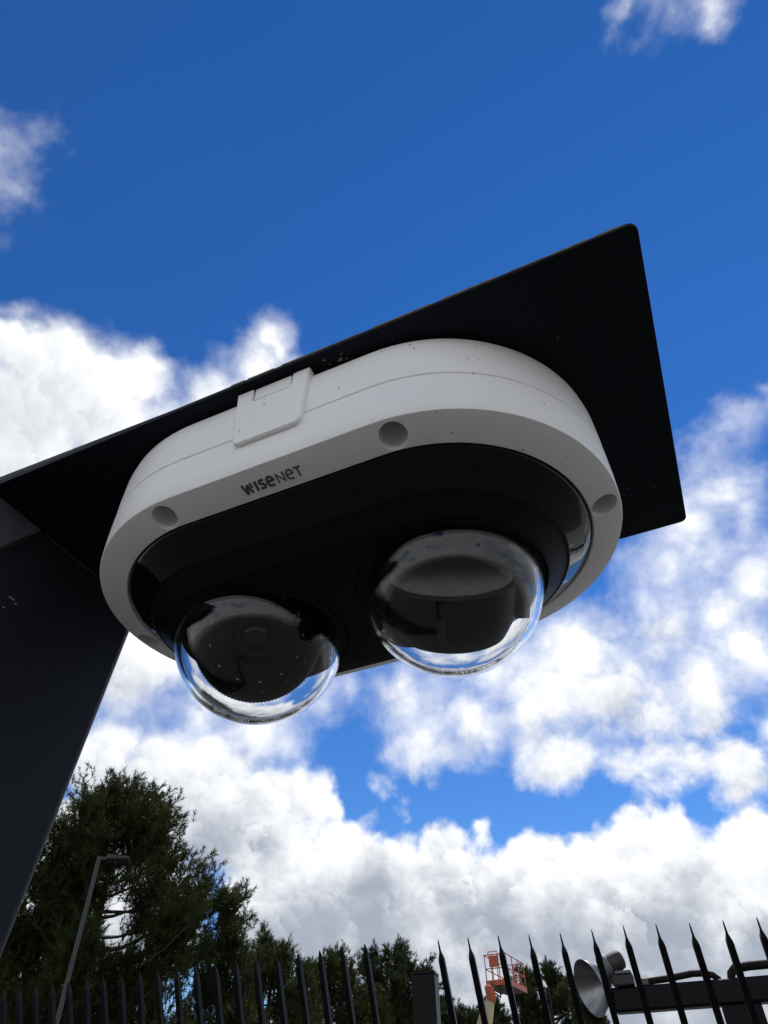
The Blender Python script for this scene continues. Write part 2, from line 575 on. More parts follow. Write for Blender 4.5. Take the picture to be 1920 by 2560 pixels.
def carve(obj, cut):
    co = cut.build('cutter', 'cover_white', None, merge=False)
    co.matrix_world = Matrix.Translation(DEV) @ Matrix.Rotation(YAW, 4, 'Z')
    md = obj.modifiers.new('wells', 'BOOLEAN')
    md.operation = 'DIFFERENCE'
    md.solver = 'EXACT'
    md.object = co
    bpy.context.view_layer.update()
    dg = bpy.context.evaluated_depsgraph_get()
    me = bpy.data.meshes.new_from_object(obj.evaluated_get(dg))
    obj.modifiers.clear()
    obj.data = me
    bpy.data.objects.remove(co, do_unlink=True)
    bm = bmesh.new()
    bm.from_mesh(me)
    for e in bm.edges:
        if len(e.link_faces) == 2:
            e.smooth = e.calc_face_angle(0) < R(30)
    bm.to_mesh(me)
    bm.free()


def security_camera():
    root = thing('security_camera', 'white stadium shaped twin dome security camera bolted under the black plate', 'security camera', DEV, YAW)
    # upper shell
    up_ = loft([(0.965, 0.287), (0.994, 0.287), (1.002, 0.293), (1.004, 0.38), (1.001, 0.54), (0.992, 0.605), (0.972, 0.642), (0.940, 0.657)], cap0=True, cap1=True)
    up_.build('upper_housing', 'housing_white', root, True, 30)
    # lower cover with six screw wells
    prof = [(0.83, 0.10), (0.83, -0.040), (0.836, -0.049), (0.845, -0.0475), (0.99, -0.004), (0.998, 0.0), (1.0015, 0.008), (1.004, 0.10), (1.004, 0.275), (0.996, 0.282), (0.965, 0.2865), (0.83, 0.2865)]
    cov = loft(prof, closed=True).build('lower_cover', 'cover_white', root, True, 30)
    cut = MB()
    for x, y in ((0.66, 0.906), (-0.66, 0.906), (0.66, -0.906), (-0.66, -0.906), (1.483, 0), (-1.483, 0)):
        cut.lathe([(0.071 * S, -0.3 * S), (0.071 * S, 0.25 * S)], (x * S, y * S, 0), (0, 0, 1), 32)
    carve(cov, cut)
    # latch cover on the long side
    side = lambda u, v, h: Vector((u, -1.0 - h, v)) * S
    poly = [(-0.232, 0.652)] + arc(-0.155, 0.247, 0.052, 183, 270) + arc(0.155, 0.247, 0.052, 270, 357) + [(0.232, 0.652), (0.126, 0.652)] + \
        arc(0.101, 0.560, 0.025, 0, -90, 3) + arc(-0.101, 0.560, 0.025, -90, -180, 3) + [(-0.126, 0.652)]
    hatch = prism(poly, side, -0.03, 0.030, 0.007).build('latch_cover', 'housing_white', root, True, 25)
    poly = [(-0.116, 0.650)] + arc(-0.098, 0.562, 0.018, 180, 270, 3) + arc(0.098, 0.562, 0.018, 270, 360, 3) + [(0.116, 0.650)]
    prism(poly, side, -0.03, 0.024, 0.006).build('tab', 'housing_white', hatch, True, 25)
    # raised gasket line where the shells meet
    loft([(0.90, 0.284), (0.985, 0.284), (0.985, 0.290), (0.90, 0.290)], closed=True).build('seam_gasket', 'rubber_black', root)
    # glossy black bezel and ribbed face
    loft([(0.832, 0.02), (0.826, -0.044), (0.812, -0.062), (0.77, -0.098), (0.72, -0.140), (0.68, -0.178), (0.672, -0.186), (0.662, -0.186)]).build('bezel', 'gloss_black', root, True, 50)
    pr = [(0.664, -0.183)]
    for k in range(4):
        r0 = 0.655 - 0.0255 * k
        z0 = -0.192 - 0.0187 * k
        pr += [(r0, z0), (r0 - 0.0225, z0 - 0.0150), (r0 - 0.0240, z0 - 0.0168)]
    pr += [(0.548, -0.266), (0.535, -0.270)]
    face = loft(pr, cap0=True, cap1=True).build('face_panel', 'matte_black', root, True, 20)
    cut = MB()
    for sx in (1, -1):
        cut.lathe([(0.452 * S, -0.40 * S), (0.452 * S, -0.10 * S)], (0.600 * sx * S, 0, 0), (0, 0, 1), 72)
    carve(face, cut)
    for sx in (1, -1):                          # wells the modules sit in
        MB().lathe([(0.454 * S, -0.262 * S), (0.454 * S, 0.10 * S), (0.0, 0.10 * S)], (0.600 * sx * S, 0, 0), (0, 0, 1), 72, False, False).build('well', 'matte_black', face, True, 40)
    # brand lettering printed on the sloping rim
    hh = 0.0535
    x0, y0 = -0.172, -0.876

    def pl(u, v, h):
        u -= 0.05
        y = y0 - v * hh
        return Vector((x0 + u * hh, y, ring_z(-y) - 0.0012 - h * 0.004)) * S
    bold, thin = 0.22, 0.135
    e_ = lambda cx, w, s: [(cx - w + 0.02, 0.52), (cx + w - s * 0.2, 0.52), (cx + w, 0.56)] + [(cx + w * math.cos(R(a)), 0.60 + 0.36 * math.sin(R(a))) for a in range(20, 181, 20)] + \
        [(cx - w, 0.42)] + [(cx + w * math.cos(R(a)), 0.40 + 0.36 * math.sin(R(a))) for a in range(200, 271, 18)] + [(cx + w * 0.85, 0.04)]
    glyphs = [([(0.06, 1.0), (0.28, 0.06), (0.36, 0.06), (0.54, 0.80), (0.62, 0.80), (0.86, 0.0)], bold), ([(0.93, 1.02), (1.03, 0.50)], 0.17), ([(1.45, 0.0), (1.45, 1.0)], bold + 0.02),
              ([(2.36, 0.90), (1.98, 0.90), (1.86, 0.80), (1.86, 0.66), (1.96, 0.56), (2.24, 0.46), (2.34, 0.36), (2.34, 0.20), (2.22, 0.10), (1.80, 0.10)], bold),
              (e_(2.98, 0.32, 1), bold), ([(3.72, 0.0), (3.72, 0.95), (4.42, 0.05), (4.42, 1.0)], thin), (e_(5.06, 0.33, 1), thin),
              ([(5.60, 0.93), (6.32, 0.93)], thin), ([(5.96, 0.86), (5.96, 0.0)], thin)]
    tx = bpy.data.objects.new('lettering', None)
    COL.objects.link(tx)
    tx.parent = root
    tx['label'] = 'dark grey WISENET lettering on the white rim'
    for q, (pts, w) in enumerate(glyphs):
        v, f = strip(pts, w, pl, 1.0 + (0.15 * (q % 2)))
        MB().add(v, f).build('letter', 'print_grey', tx)
    # two clear domes with the camera modules inside
    for sx in (1, -1):
        cx, cz = 0.600 * sx, -0.262
        C = Vector((cx, 0, cz)) * S
        Ro, Ri = 0.492 * S, 0.462 * S
        MB().lathe([(0.490 * S, 0.006 * S), (0.512 * S, -0.010 * S), (0.520 * S, -0.014 * S), (0.524 * S, -0.006 * S), (0.524 * S, 0.02 * S), (0.49 * S, 0.02 * S)], C, (0, 0, 1), 72, True).build('dome_gasket', 'rubber_black', root, True)
        prof = []
        K = 40
        for k in range(K + 1):
            a = math.pi / 2 * k / K
            prof.append((Ro * math.cos(a), -Ro * math.sin(a)))
        prof[-1] = (0, -Ro)
        for k in range(K + 1):
            a = math.pi / 2 * (1 - k / K)
            prof.append((Ri * math.cos(a), -Ri * math.sin(a)))
        prof[K + 1] = (0, -Ri)
        MB().lathe(prof, C, (0, 0, 1), 96, True).build('dome_cover', 'clear_dome', root, True, 60)
    # left module looks at the viewer
    c0 = Vector((-0.615, -0.005, -0.255))
    ax = Vector((0.46, -0.76, -0.46)).normalized()
    u = ax.cross(Vector((0, 0, 1))).normalized()
    w = u.cross(ax)
    mod = MB()
    rim = []
    for h, r_ in ((-0.26, 0.20), (-0.2, 0.27), (-0.05, 0.355), (0.02, 0.372)):
        rim.append((r_ * S, h * S))
    teeth = []
    nt = 110
    mod.lathe(rim + [(0.372 * S, 0.05 * S), (0.355 * S, 0.090 * S), (0.30 * S, 0.135 * S), (0.23 * S, 0.165 * S), (0.165 * S, 0.18 * S), (0.16 * S, 0.16 * S)], c0 * S, ax, 72)
    m1 = mod.build('camera_module', 'module_black', root, True, 30)
    tm = MB()
    for k in range(nt):
        a = 2 * math.pi * k / nt
        d = math.cos(a) * u + math.sin(a) * w
        t = -math.sin(a) * u + math.cos(a) * w
        mm = Matrix((d, t, ax)).transposed().to_4x4()
        mm.translation = (c0 + d * 0.372 + ax * 0.035) * S
        tm.box((-0.006 * S, -0.005 * S, -0.012 * S), (0.0030 * S, 0.005 * S, 0.012 * S), mm)
    tm.build('knurled_rim', 'module_black', m1)
    MB().lathe([(0.158 * S, 0.160 * S), (0.158 * S, 0.195 * S), (0.140 * S, 0.200 * S), (0.125 * S, 0.175 * S), (0.105 * S, 0.172 * S), (0.100 * S, 0.190 * S), (0.088 * S, 0.192 * S), (0.08 * S, 0.168 * S)], c0 * S, ax, 64).build('lens_barrel', 'module_black', m1, True, 25)
    MB().lathe([(0.084 * S, 0.168 * S), (0.07 * S, 0.184 * S), (0.045 * S, 0.196 * S), (0.02 * S, 0.201 * S), (0.0, 0.202 * S)], c0 * S, ax, 48).build('lens', 'lens_black', m1, True, 60)
    random.seed(4)
    for k in range(26):
        a = 2 * math.pi * (k // 2) / 13 + 0.2
        rr = 0.262 if k % 2 else 0.312
        if math.sin(a) > 0.62 and random.random() < 0.6:
            continue
        d = math.cos(a) * u + math.sin(a) * w
        t = -math.sin(a) * u + math.cos(a) * w
        mm = Matrix((d, t, ax)).transposed().to_4x4()
        mm.translation = (c0 + d * rr + ax * (0.148 - (rr - 0.262) * 0.58)) * S
        MB().box((-0.0025 * S, -0.008 * S, -0.01 * S), (0.0025 * S, 0.008 * S, 0.005 * S), mm).build('infrared_led_glint', 'led_pale', m1)  # pale bars put the LEDs' specular glints into the colour
    # right module turned away: its round grey back faces the viewer
    inv = Matrix.Rotation(-YAW, 3, 'Z')
    ax = (inv @ Vector((0.02, 0.84, -0.54))).normalized()
    c1 = Vector((0.60, 0.0, -0.262)) + inv @ Vector((-0.012, -0.12, -0.03))
    m2 = MB().lathe([(0.325 * S, 0.0), (0.340 * S, 0.012 * S), (0.345 * S, 0.06 * S), (0.335 * S, 0.20 * S), (0.29 * S, 0.30 * S), (0.20 * S, 0.345 * S), (0.0, 0.36 * S)], c1 * S, ax, 72).build('camera_module', 'module_black', root, True, 30)
    MB().lathe([(0.318 * S, 0.004 * S), (0.318 * S, -0.006 * S), (0.310 * S, -0.010 * S), (0.0, -0.012 * S)], c1 * S, ax, 72).build('back_cap', 'module_grey', m2, True, 30)
    u = ax.cross(Vector((0, 0, 1))).normalized()
    w = u.cross(ax)
    mm = Matrix((u, w, ax)).transposed().to_4x4()
    mm.translation = c1 * S
    MB().box((0.325 * S, -0.09 * S, 0.02 * S), (0.395 * S, 0.10 * S, 0.22 * S), mm).build('pivot_bracket', 'module_black', m2)
    MB().box((-0.10 * S, -0.35 * S, 0.10 * S), (-0.06 * S, -0.325 * S, 0.24 * S), mm).build('cable_clip', 'dark_cast', m2)
    return root


security_camera()


# ------------------------------------------------------------------ leaning post with its plate
def camera_post():
    root = thing('camera_post', 'black leaning square steel post with a wide flat plate welded on at its top', 'post', DEV, YAW)
    LEAN = 0.123

    def fx(z):
        return -2.095 + LEAN * (z - 0.66)
    # rounded rectangle plate
    mb = MB()
    x0, x1, y0, y1, rc = -2.093, 2.008, -1.079, 1.198, 0.045
    poly = arc(x1 - rc, y0 + rc, rc, -90, 0, 5) + arc(x1 - rc, y1 - rc, rc, 0, 90, 5) + [(x0, y1), (x0, y0)]
    n = len(poly)
    top = lambda x: 0.688 + 0.010 * (x1 - x) / 4
    v = [Vector((x, y, 0.662)) * S for x, y in poly] + [Vector((x, y, top(x))) * S for x, y in poly]
    f = [tuple(range(n - 1, -1, -1)), tuple(range(n, 2 * n))] + [(j, (j + 1) % n, n + (j + 1) % n, n + j) for j in range(n)]
    plate = mb.add(v, f).build('top_plate', 'plate_black', root)
    bv = plate.modifiers.new('edge', 'BEVEL')
    bv.width = 0.0004
    bv.segments = 2
    # stiffener laid on the plate, its front edge runs slightly askew
    mb = MB()
    v = [Vector(p) * S for p in ((-3.3, -1.100, 0.70), (1.3, -1.02, 0.70), (1.3, 0.4, 0.70), (-3.3, 0.3, 0.70), (-3.3, -1.100, 0.765), (1.3, -1.02, 0.725), (1.3, 0.4, 0.725), (-3.3, 0.3, 0.765))]
    mb.add(v, [(0, 3, 2, 1), (4, 5, 6, 7), (0, 1, 5, 4), (1, 2, 6, 5), (2, 3, 7, 6), (3, 0, 4, 7)])
    st = mb.build('stiffener', 'post_black', root)
    bv = st.modifiers.new('edge', 'BEVEL')
    bv.width = 0.0006
    bv.segments = 2
    # pale strips that paint the rim glint along the top front edge
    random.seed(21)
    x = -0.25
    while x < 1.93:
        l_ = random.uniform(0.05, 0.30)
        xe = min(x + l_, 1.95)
        MB().tube([Vector((x, y0 + 0.001, top(x) - 0.002)) * S, Vector((xe, y0 + 0.001, top(xe) - 0.002)) * S], random.uniform(0.004, 0.0065) * S, 5).build('edge_glint', 'chip_and_glint', plate)
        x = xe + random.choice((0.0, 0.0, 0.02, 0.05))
    # bolt heads on top of the plate
    for x, y in ((-0.20, -0.95), (1.0, 0.6), (-1.2, 0.6)):
        mb = MB()
        mb.lathe([(0.07 * S, 0.67 * S), (0.07 * S, 0.785 * S), (0.058 * S, 0.812 * S), (0.025 * S, 0.825 * S), (0.0, 0.827 * S)], (x * S, y * S, 0), (0, 0, 1), 16)
        mb.build('bolt', 'post_black', root, True)
    # square tube with rounded corners, leaning
    ya, yb, rc = -0.85, 0.432, 0.075
    wd = yb - ya
    zb = -DEV.z / S

    def sect(z, top_cut=False):
        x1_ = fx(z)
        ym = ya + (0.698 - 0.295) / 1.53
        pts = arc(x1_ - rc, yb - rc, rc, 0, 90, 6) + arc(x1_ - wd + rc, yb - rc, rc, 90, 180, 6) + [(x1_ - wd, ym)] + arc(x1_ - wd + rc, ya + rc, rc, 180, 270, 6) + arc(x1_ - rc, ya + rc, rc, 270, 360, 6) + [(x1_, ym)]
        return pts
    rings = []
    for z in (zb, -10, -5, -2, 0.0):
        rings.append([Vector((x, y, z)) for x, y in sect(z)])
    mit = []
    for x, y in sect(0.3):                     # mitred head: rises towards the back
        zt = 0.295 + (y - ya) * 1.53
        zt = min(zt, 0.698)
        mit.append(Vector((x + LEAN * (zt - 0.3), y, zt)))
    rings.append(mit)
    k = len(mit)
    v = [p * S for r in rings for p in r]
    f = []
    for i in range(len(rings) - 1):
        for j in range(k):
            f.append((i * k + j, i * k + (j + 1) % k, (i + 1) * k + (j + 1) % k, (i + 1) * k + j))
    f += [tuple(range(k - 1, -1, -1)), tuple((len(rings) - 1) * k + j for j in range(k))]
    MB().add(v, f).build('tube', 'post_black', root, True, 25)
    # head piece reaching forward from the mitre
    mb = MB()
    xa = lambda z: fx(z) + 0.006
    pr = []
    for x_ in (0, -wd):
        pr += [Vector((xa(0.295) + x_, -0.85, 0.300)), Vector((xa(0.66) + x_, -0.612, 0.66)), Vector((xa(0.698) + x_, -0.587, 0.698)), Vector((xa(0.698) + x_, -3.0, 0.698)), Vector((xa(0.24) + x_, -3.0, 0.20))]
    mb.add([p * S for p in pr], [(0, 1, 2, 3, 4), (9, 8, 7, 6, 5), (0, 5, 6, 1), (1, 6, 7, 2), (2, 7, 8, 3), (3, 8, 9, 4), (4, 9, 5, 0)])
    hd = mb.build('head_tube', 'post_lit', root)
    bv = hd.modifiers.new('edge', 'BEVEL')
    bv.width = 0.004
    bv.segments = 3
    # weld beads
    random.seed(3)
    for a, b in (((-0.845, 0.312), (-0.620, 0.650)), ((-0.60, 0.656), (0.39, 0.656))):
        pts, rad = [], []
        for i in range(26):
            t = i / 25
            y, z = a[0] + (b[0] - a[0]) * t, a[1] + (b[1] - a[1]) * t
            pts.append(Vector((fx(z) + 0.004, y, z)) * S)
            rad.append((0.011 + 0.006 * random.random()) * S)
        MB().tube(pts, rad, 8).build('weld_bead', 'weld_black', root, True, 60)
    # paint chips on the plate and the post
    random.seed(8)
    chips = []
    for cx_, cy_, sp, cnt, big_ in ((0.36, -1.00, 0.06, 9, 0.012), (1.50, -0.62, 0.02, 1, 0.008), (1.77, 0.72, 0.06, 4, 0.005)):
        for _ in range(cnt):
            chips.append((cx_ + random.gauss(0, sp), min(cy_ + random.gauss(0, sp * 0.5), 1.1), random.uniform(0.3, 1) * big_, random.uniform(0, 3.1)))
    for x, y, r_, a in chips:
        y = max(y, -1.06)
        q = [(x + r_ * random.uniform(0.6, 1.2) * math.cos(a + t) * 1.6, y + r_ * 0.6 * random.uniform(0.5, 1.2) * math.sin(a + t)) for t in [i * 2 * math.pi / 7 for i in range(7)]]
        mb = MB()
        mb.add([Vector((u, w, 0.6612)) * S for u, w in q] + [Vector((u, w, 0.663)) * S for u, w in q], [tuple(range(7)), tuple(range(13, 6, -1))] + [(j, (j + 1) % 7, 7 + (j + 1) % 7, 7 + j) for j in range(7)])
        mb.build('paint_chip', 'chip_and_glint', plate)
    for y, z, l in ((-0.58, 0.14, 0.022), (-0.54, 0.125, 0.007), (-0.60, 0.06, 0.006)):
        mb = MB()
        x = fx(z) + 0.001
        mb.box(Vector((x - 0.004, y - l, z - 0.003)) * S, Vector((x + 0.0015, y + l, z + 0.003)) * S)
        mb.build('paint_chip', 'led_pale', root)
    return root


camera_post()


# ------------------------------------------------------------------ fence, gate post and gate
LEAND = Vector((-0.168, -0.402, 0.900)).normalized()


def picket_mesh(name, kind, dirx):
    """origin at the tip; leaning top, vertical lower part"""
    ex = Vector((dirx[0], dirx[1], 0)).normalized()
    tip = 2.425
    hw = 0.0125
    Lean = 0.42
    rings = []
    ey_of = lambda t: (t.cross(ex)).normalized()

    def ring(p, t, w, d):
        ey = ey_of(t)
        return [p + ex * (sx * w) + ey * (sy * d) for sx, sy in ((-1, -1), (1, -1), (1, 1), (-1, 1))]
    if kind == 'spear':
        prof = [(0.0, 0.0012, 0.0012), (0.012, 0.005, 0.003), (0.040, 0.0115, 0.008), (0.055, 0.0125, 0.0118), (0.075, hw, hw), (Lean, hw, hw)]
    else:
        prof = [(0.0, 0.0012, 0.0012), (0.015, 0.003, 0.003), (0.050, 0.0045, 0.0045), (0.058, 0.0065, 0.0065), (0.078, 0.0125, 0.0125), (0.09, 0.014, 0.014), (Lean, 0.014, 0.014)]
    for s, w, d in prof:
        rings.append(ring(-LEAND * s, LEAND, w, d))
    p = -LEAND * Lean
    w = prof[-1][1]
    for k in range(1, 5):
        t = LEAND.lerp(Vector((0, 0, 1)), k / 4).normalized()
        p = p - t * 0.07
        rings.append(ring(p, t, w, w))
    rings.append(ring(Vector((p.x, p.y, -tip + 0.06)), Vector((0, 0, 1)), w, w))
    v = [q for r in rings for q in r]
    f = [(3, 2, 1, 0)]
    for i in range(len(rings) - 1):
        for j in range(4):
            f.append((i * 4 + j, i * 4 + (j + 1) % 4, i * 4 + 4 + (j + 1) % 4, i * 4 + 4 + j))
    f.append(tuple((len(rings) - 1) * 4 + j for j in range(4)))
    o = mesh_obj(name, v, f, 'fence_black')
    return o, Vector((p.x, p.y, 0))


def picket_run(root, kind, tips, dirx, off_post=None):
    src, base = picket_mesh('picket', kind, dirx)
    random.seed(len(tips))
    for i, (x, y) in enumerate(tips):
        o = src if i == 0 else src.copy()
        if i:
            COL.objects.link(o)
        o.parent = root
        o.location = (x, y, 2.425 + random.uniform(-0.006, 0.006))
        o.rotation_euler = (R(random.uniform(-0.6, 0.6)), R(random.uniform(-0.6, 0.6)), 0)
    a, b = Vector((tips[0][0], tips[0][1], 0)) + base, Vector((tips[-1][0], tips[-1][1], 0)) + base
    for z in (1.62, 0.25):
        mb = MB()
        d = (b - a).normalized()
        nrm = Vector((-d.y, d.x, 0))
        mm = Matrix((d, nrm, Vector((0, 0, 1)))).transposed().to_4x4()
        mm.translation = a + Vector((0, 0, z))
        mb.box((-0.06, -0.022, -0.022), ((b - a).length + 0.06, 0.022, 0.022), mm)
        mb.build('rail', 'fence_black', root)
    return a, b


fence = thing('picket_fence', 'black steel picket fence with spear tips leaning forward left of the square post', 'fence')
d_f = (1, -0.435)
tips = [(-0.151 - 0.113 * k, 3.671 + 0.435 * (0.151 + 0.113 * k) + 0.0) for k in range(27)]
fa, fb = picket_run(fence, 'spear', tips, d_f)
MB().box((fb.x - 0.04, fb.y - 0.04, 0), (fb.x + 0.04, fb.y + 0.04, 2.3)).build('end_post', 'fence_black', fence)

gate = thing('picket_gate', 'black steel gate with needle tipped pickets right of the square post', 'gate')
d_g = (1, -0.226)
tips = [(0.202 + 0.140 * k, 3.748 - 0.2258 * (0.202 + 0.140 * k)) for k in range(20)]
ga, gb_ = picket_run(gate, 'needle', tips, d_g)
MB().box((gb_.x + 0.03, gb_.y - 0.04, 0.02), (gb_.x + 0.11, gb_.y + 0.04, 2.3)).build('end_stile', 'fence_black', gate)

gp = thing('gate_post', 'short square black steel post between the fence and the gate', 'post', (0.138, 3.90, 0), math.atan2(-0.226, 1))
mb = MB()
mb.box((-0.056, -0.056, 0), (0.056, 0.056, 2.318))
po = mb.build('tube', 'fence_black', gp)
bv = po.modifiers.new('edge', 'BEVEL')
bv.width = 0.006
bv.segments = 3
v = [(-0.059, -0.059, 2.3185), (0.059, -0.059, 2.3185), (0.059, 0.059, 2.3185), (-0.059, 0.059, 2.3185), (-0.059, -0.059, 2.328), (0.059, -0.059, 2.328), (0.059, 0.059, 2.328), (-0.059, 0.059, 2.328), (0, 0, 2.337)]
MB().add(v, [(0, 3, 2, 1), (0, 1, 5, 4), (1, 2, 6, 5), (2, 3, 7, 6), (3, 0, 4, 7), (4, 5, 8), (5, 6, 8), (6, 7, 8), (7, 4, 8)]).build('cap', 'fence_black', gp)


# ------------------------------------------------------------------ beam with the bell shaped lamp
def beam():
    root = thing('steel_beam', 'thick black horizontal steel beam behind the gate carrying the bell lamp', 'beam', (1.118, 4.256, 0))
    d = Vector((0.715, -0.262, 0)).normalized()
    nrm = Vector((-d.y, d.x, 0))
    mm = Matrix((d, nrm, Vector((0, 0, 1)))).transposed().to_4x4()
    b = MB().box((0, 0, 2.192), (3.2, 0.11, 2.298), mm).build('beam_tube', 'fence_black', root)
    bv = b.modifiers.new('edge', 'BEVEL')
    bv.width = 0.012
    bv.segments = 3
    b = MB().box((0.515, -0.006, 0.0), (0.645, 0.116, 2.1915), mm).build('support_post', 'fence_black', root)
    bv = b.modifiers.new('edge', 'BEVEL')
    bv.width = 0.008
    bv.segments = 2
    MB().box((0.66, 0.02, 2.075), (0.70, 0.09, 2.1915), mm).build('bracket', 'fence_black', root)
    MB().box((0.646, 0.015, 2.06), (0.735, 0.10, 2.074), mm).build('bracket', 'fence_black', root)
    P = lambda s, z: mm @ Vector((s, 0.03, z))
    MB().tube([P(0.20, 2.315), P(0.30, 2.320), P(0.42, 2.332), P(0.48, 2.330), P(0.52, 2.318), P(0.545, 2.295)], 0.016, 10).build('conduit', 'conduit', root, True, 60)
    MB().tube([P(0.60, 2.290), P(0.607, 2.318), P(0.63, 2.338), P(0.70, 2.344), P(0.95, 2.345), P(2.0, 2.345)], 0.020, 10).build('conduit', 'conduit', root, True, 60)
    MB().tube([P(0.165, 2.318), P(0.20, 2.317)], 0.026, 6).build('conduit_nut', 'grey_cast', root)
    return mm


BM = beam()


def bell_lamp():
    root = thing('bell_lamp', 'dull silver bell shaped lamp with dark socket on the beam end', 'lamp', (1.02, 4.28, 2.304))
    nrm = Vector((-0.93, -0.26, -0.28)).normalized()
    Rr = 0.143
    outer = [(0.030, -0.150), (0.034, -0.135), (0.045, -0.120), (0.070, -0.095), (0.100, -0.062), (0.124, -0.030), (0.136, -0.008), (0.1395, 0.0), (0.142, 0.001)]
    inner = [(0.142, 0.003), (0.139, 0.004), (0.134, -0.006), (0.121, -0.029), (0.097, -0.060), (0.067, -0.092), (0.040, -0.118), (0.0, -0.124)]
    outer = [(r_ * 0.92, h_ * 0.95) for r_, h_ in outer]
    inner = [(r_ * 0.92, h_ * 0.95) for r_, h_ in inner]
    MB().lathe(outer + inner, (0, 0, 0), nrm, 56).build('bell', 'aluminium', root, True, 40)
    MB().lathe([(0.0, -0.122), (0.022, -0.122), (0.020, -0.095), (0.010, -0.080), (0.0, -0.078)], (0, 0, 0), nrm, 24).build('bulb', 'aluminium', root, True, 50)
    b0 = -nrm * 0.140
    t = Vector((0.80, -0.10, 0.30)).normalized()
    c = Vector((0.098, -0.02, 0.085))
    MB().lathe([(0.0, -0.030), (0.040, -0.030), (0.055, -0.024), (0.056, 0.012), (0.050, 0.02), (0.0, 0.02)], c, t, 32).build('collar', 'grey_cast', root, True, 30)
    MB().lathe([(0.046, 0.02), (0.047, 0.075), (0.043, 0.098), (0.03, 0.106), (0.0, 0.108)], c, t, 28).build('socket_housing', 'dark_cast', root, True, 35)
    MB().tube([b0, b0 * 0.5 + c * 0.5 + Vector((0, 0, 0.0)), c], [0.032, 0.034, 0.034], 14).build('neck', 'grey_cast', root, True, 50)
    mb = MB()
    mm = Matrix.Rotation(math.atan2(-0.262, 0.715), 4, 'Z')
    mm.translation = (0.170, -0.045, 0.024)
    mb.box((-0.050, -0.035, -0.028), (0.055, 0.040, 0.022), mm)
    o = mb.build('knuckle_box', 'dark_cast', root)
    bv = o.modifiers.new('edge', 'BEVEL')
    bv.width = 0.006
    bv.segments = 2
    MB().tube([c + Vector((0.02, 0, -0.04)), Vector((0.13, -0.04, 0.0)), Vector((0.16, -0.045, 0.02))], 0.016, 10).build('knuckle', 'grey_cast', root, True, 60)
    MB().box((-0.03, -0.045, 0.022), (0.05, 0.045, 0.034), mm).build('box_lid', 'grey_cast', root)


bell_lamp()


# ------------------------------------------------------------------ street lamp
def street_lamp():
    root = thing('street_lamp', 'slim grey street lamp with a flat head in front of the tall pine', 'street lamp', (-6.122, 14.782, 0))
    MB().box((-0.038, -0.038, 0.0), (0.038, 0.038, 6.18), Matrix.Rotation(R(30), 4, 'Z')).build('pole', 'lamp_pole', root)
    MB().box((-0.13, -0.13, 0.0), (0.13, 0.13, 0.03), Matrix.Rotation(R(30), 4, 'Z')).build('base_plate', 'lamp_pole', root)
    mm = Matrix.Rotation(R(12), 4, 'Z')
    mm.translation = (0, 0, 6.12)
    MB().box((0.05, -0.035, 0.0), (0.16, 0.035, 0.05), mm).build('arm', 'lamp_pole', root)
    h = MB()
    v = [mm @ Vector(p) for p in ((0.16, -0.13, 0), (0.62, -0.17, 0), (0.62, 0.17, 0), (0.16, 0.13, 0), (0.16, -0.12, 0.085), (0.60, -0.15, 0.045), (0.60, 0.15, 0.045), (0.16, 0.12, 0.085))]
    h.add(v, [(0, 3, 2, 1), (4, 5, 6, 7), (0, 1, 5, 4), (1, 2, 6, 5), (2, 3, 7, 6), (3, 0, 4, 7)])
    hd = h.build('lamp_head', 'dark_cast', root)
    for x in (0.22, 0.41):
        MB().box((x, -0.09, -0.008), (x + 0.15, 0.09, -0.002), mm).build('led_panel', 'dark_cast', hd)


street_lamp()


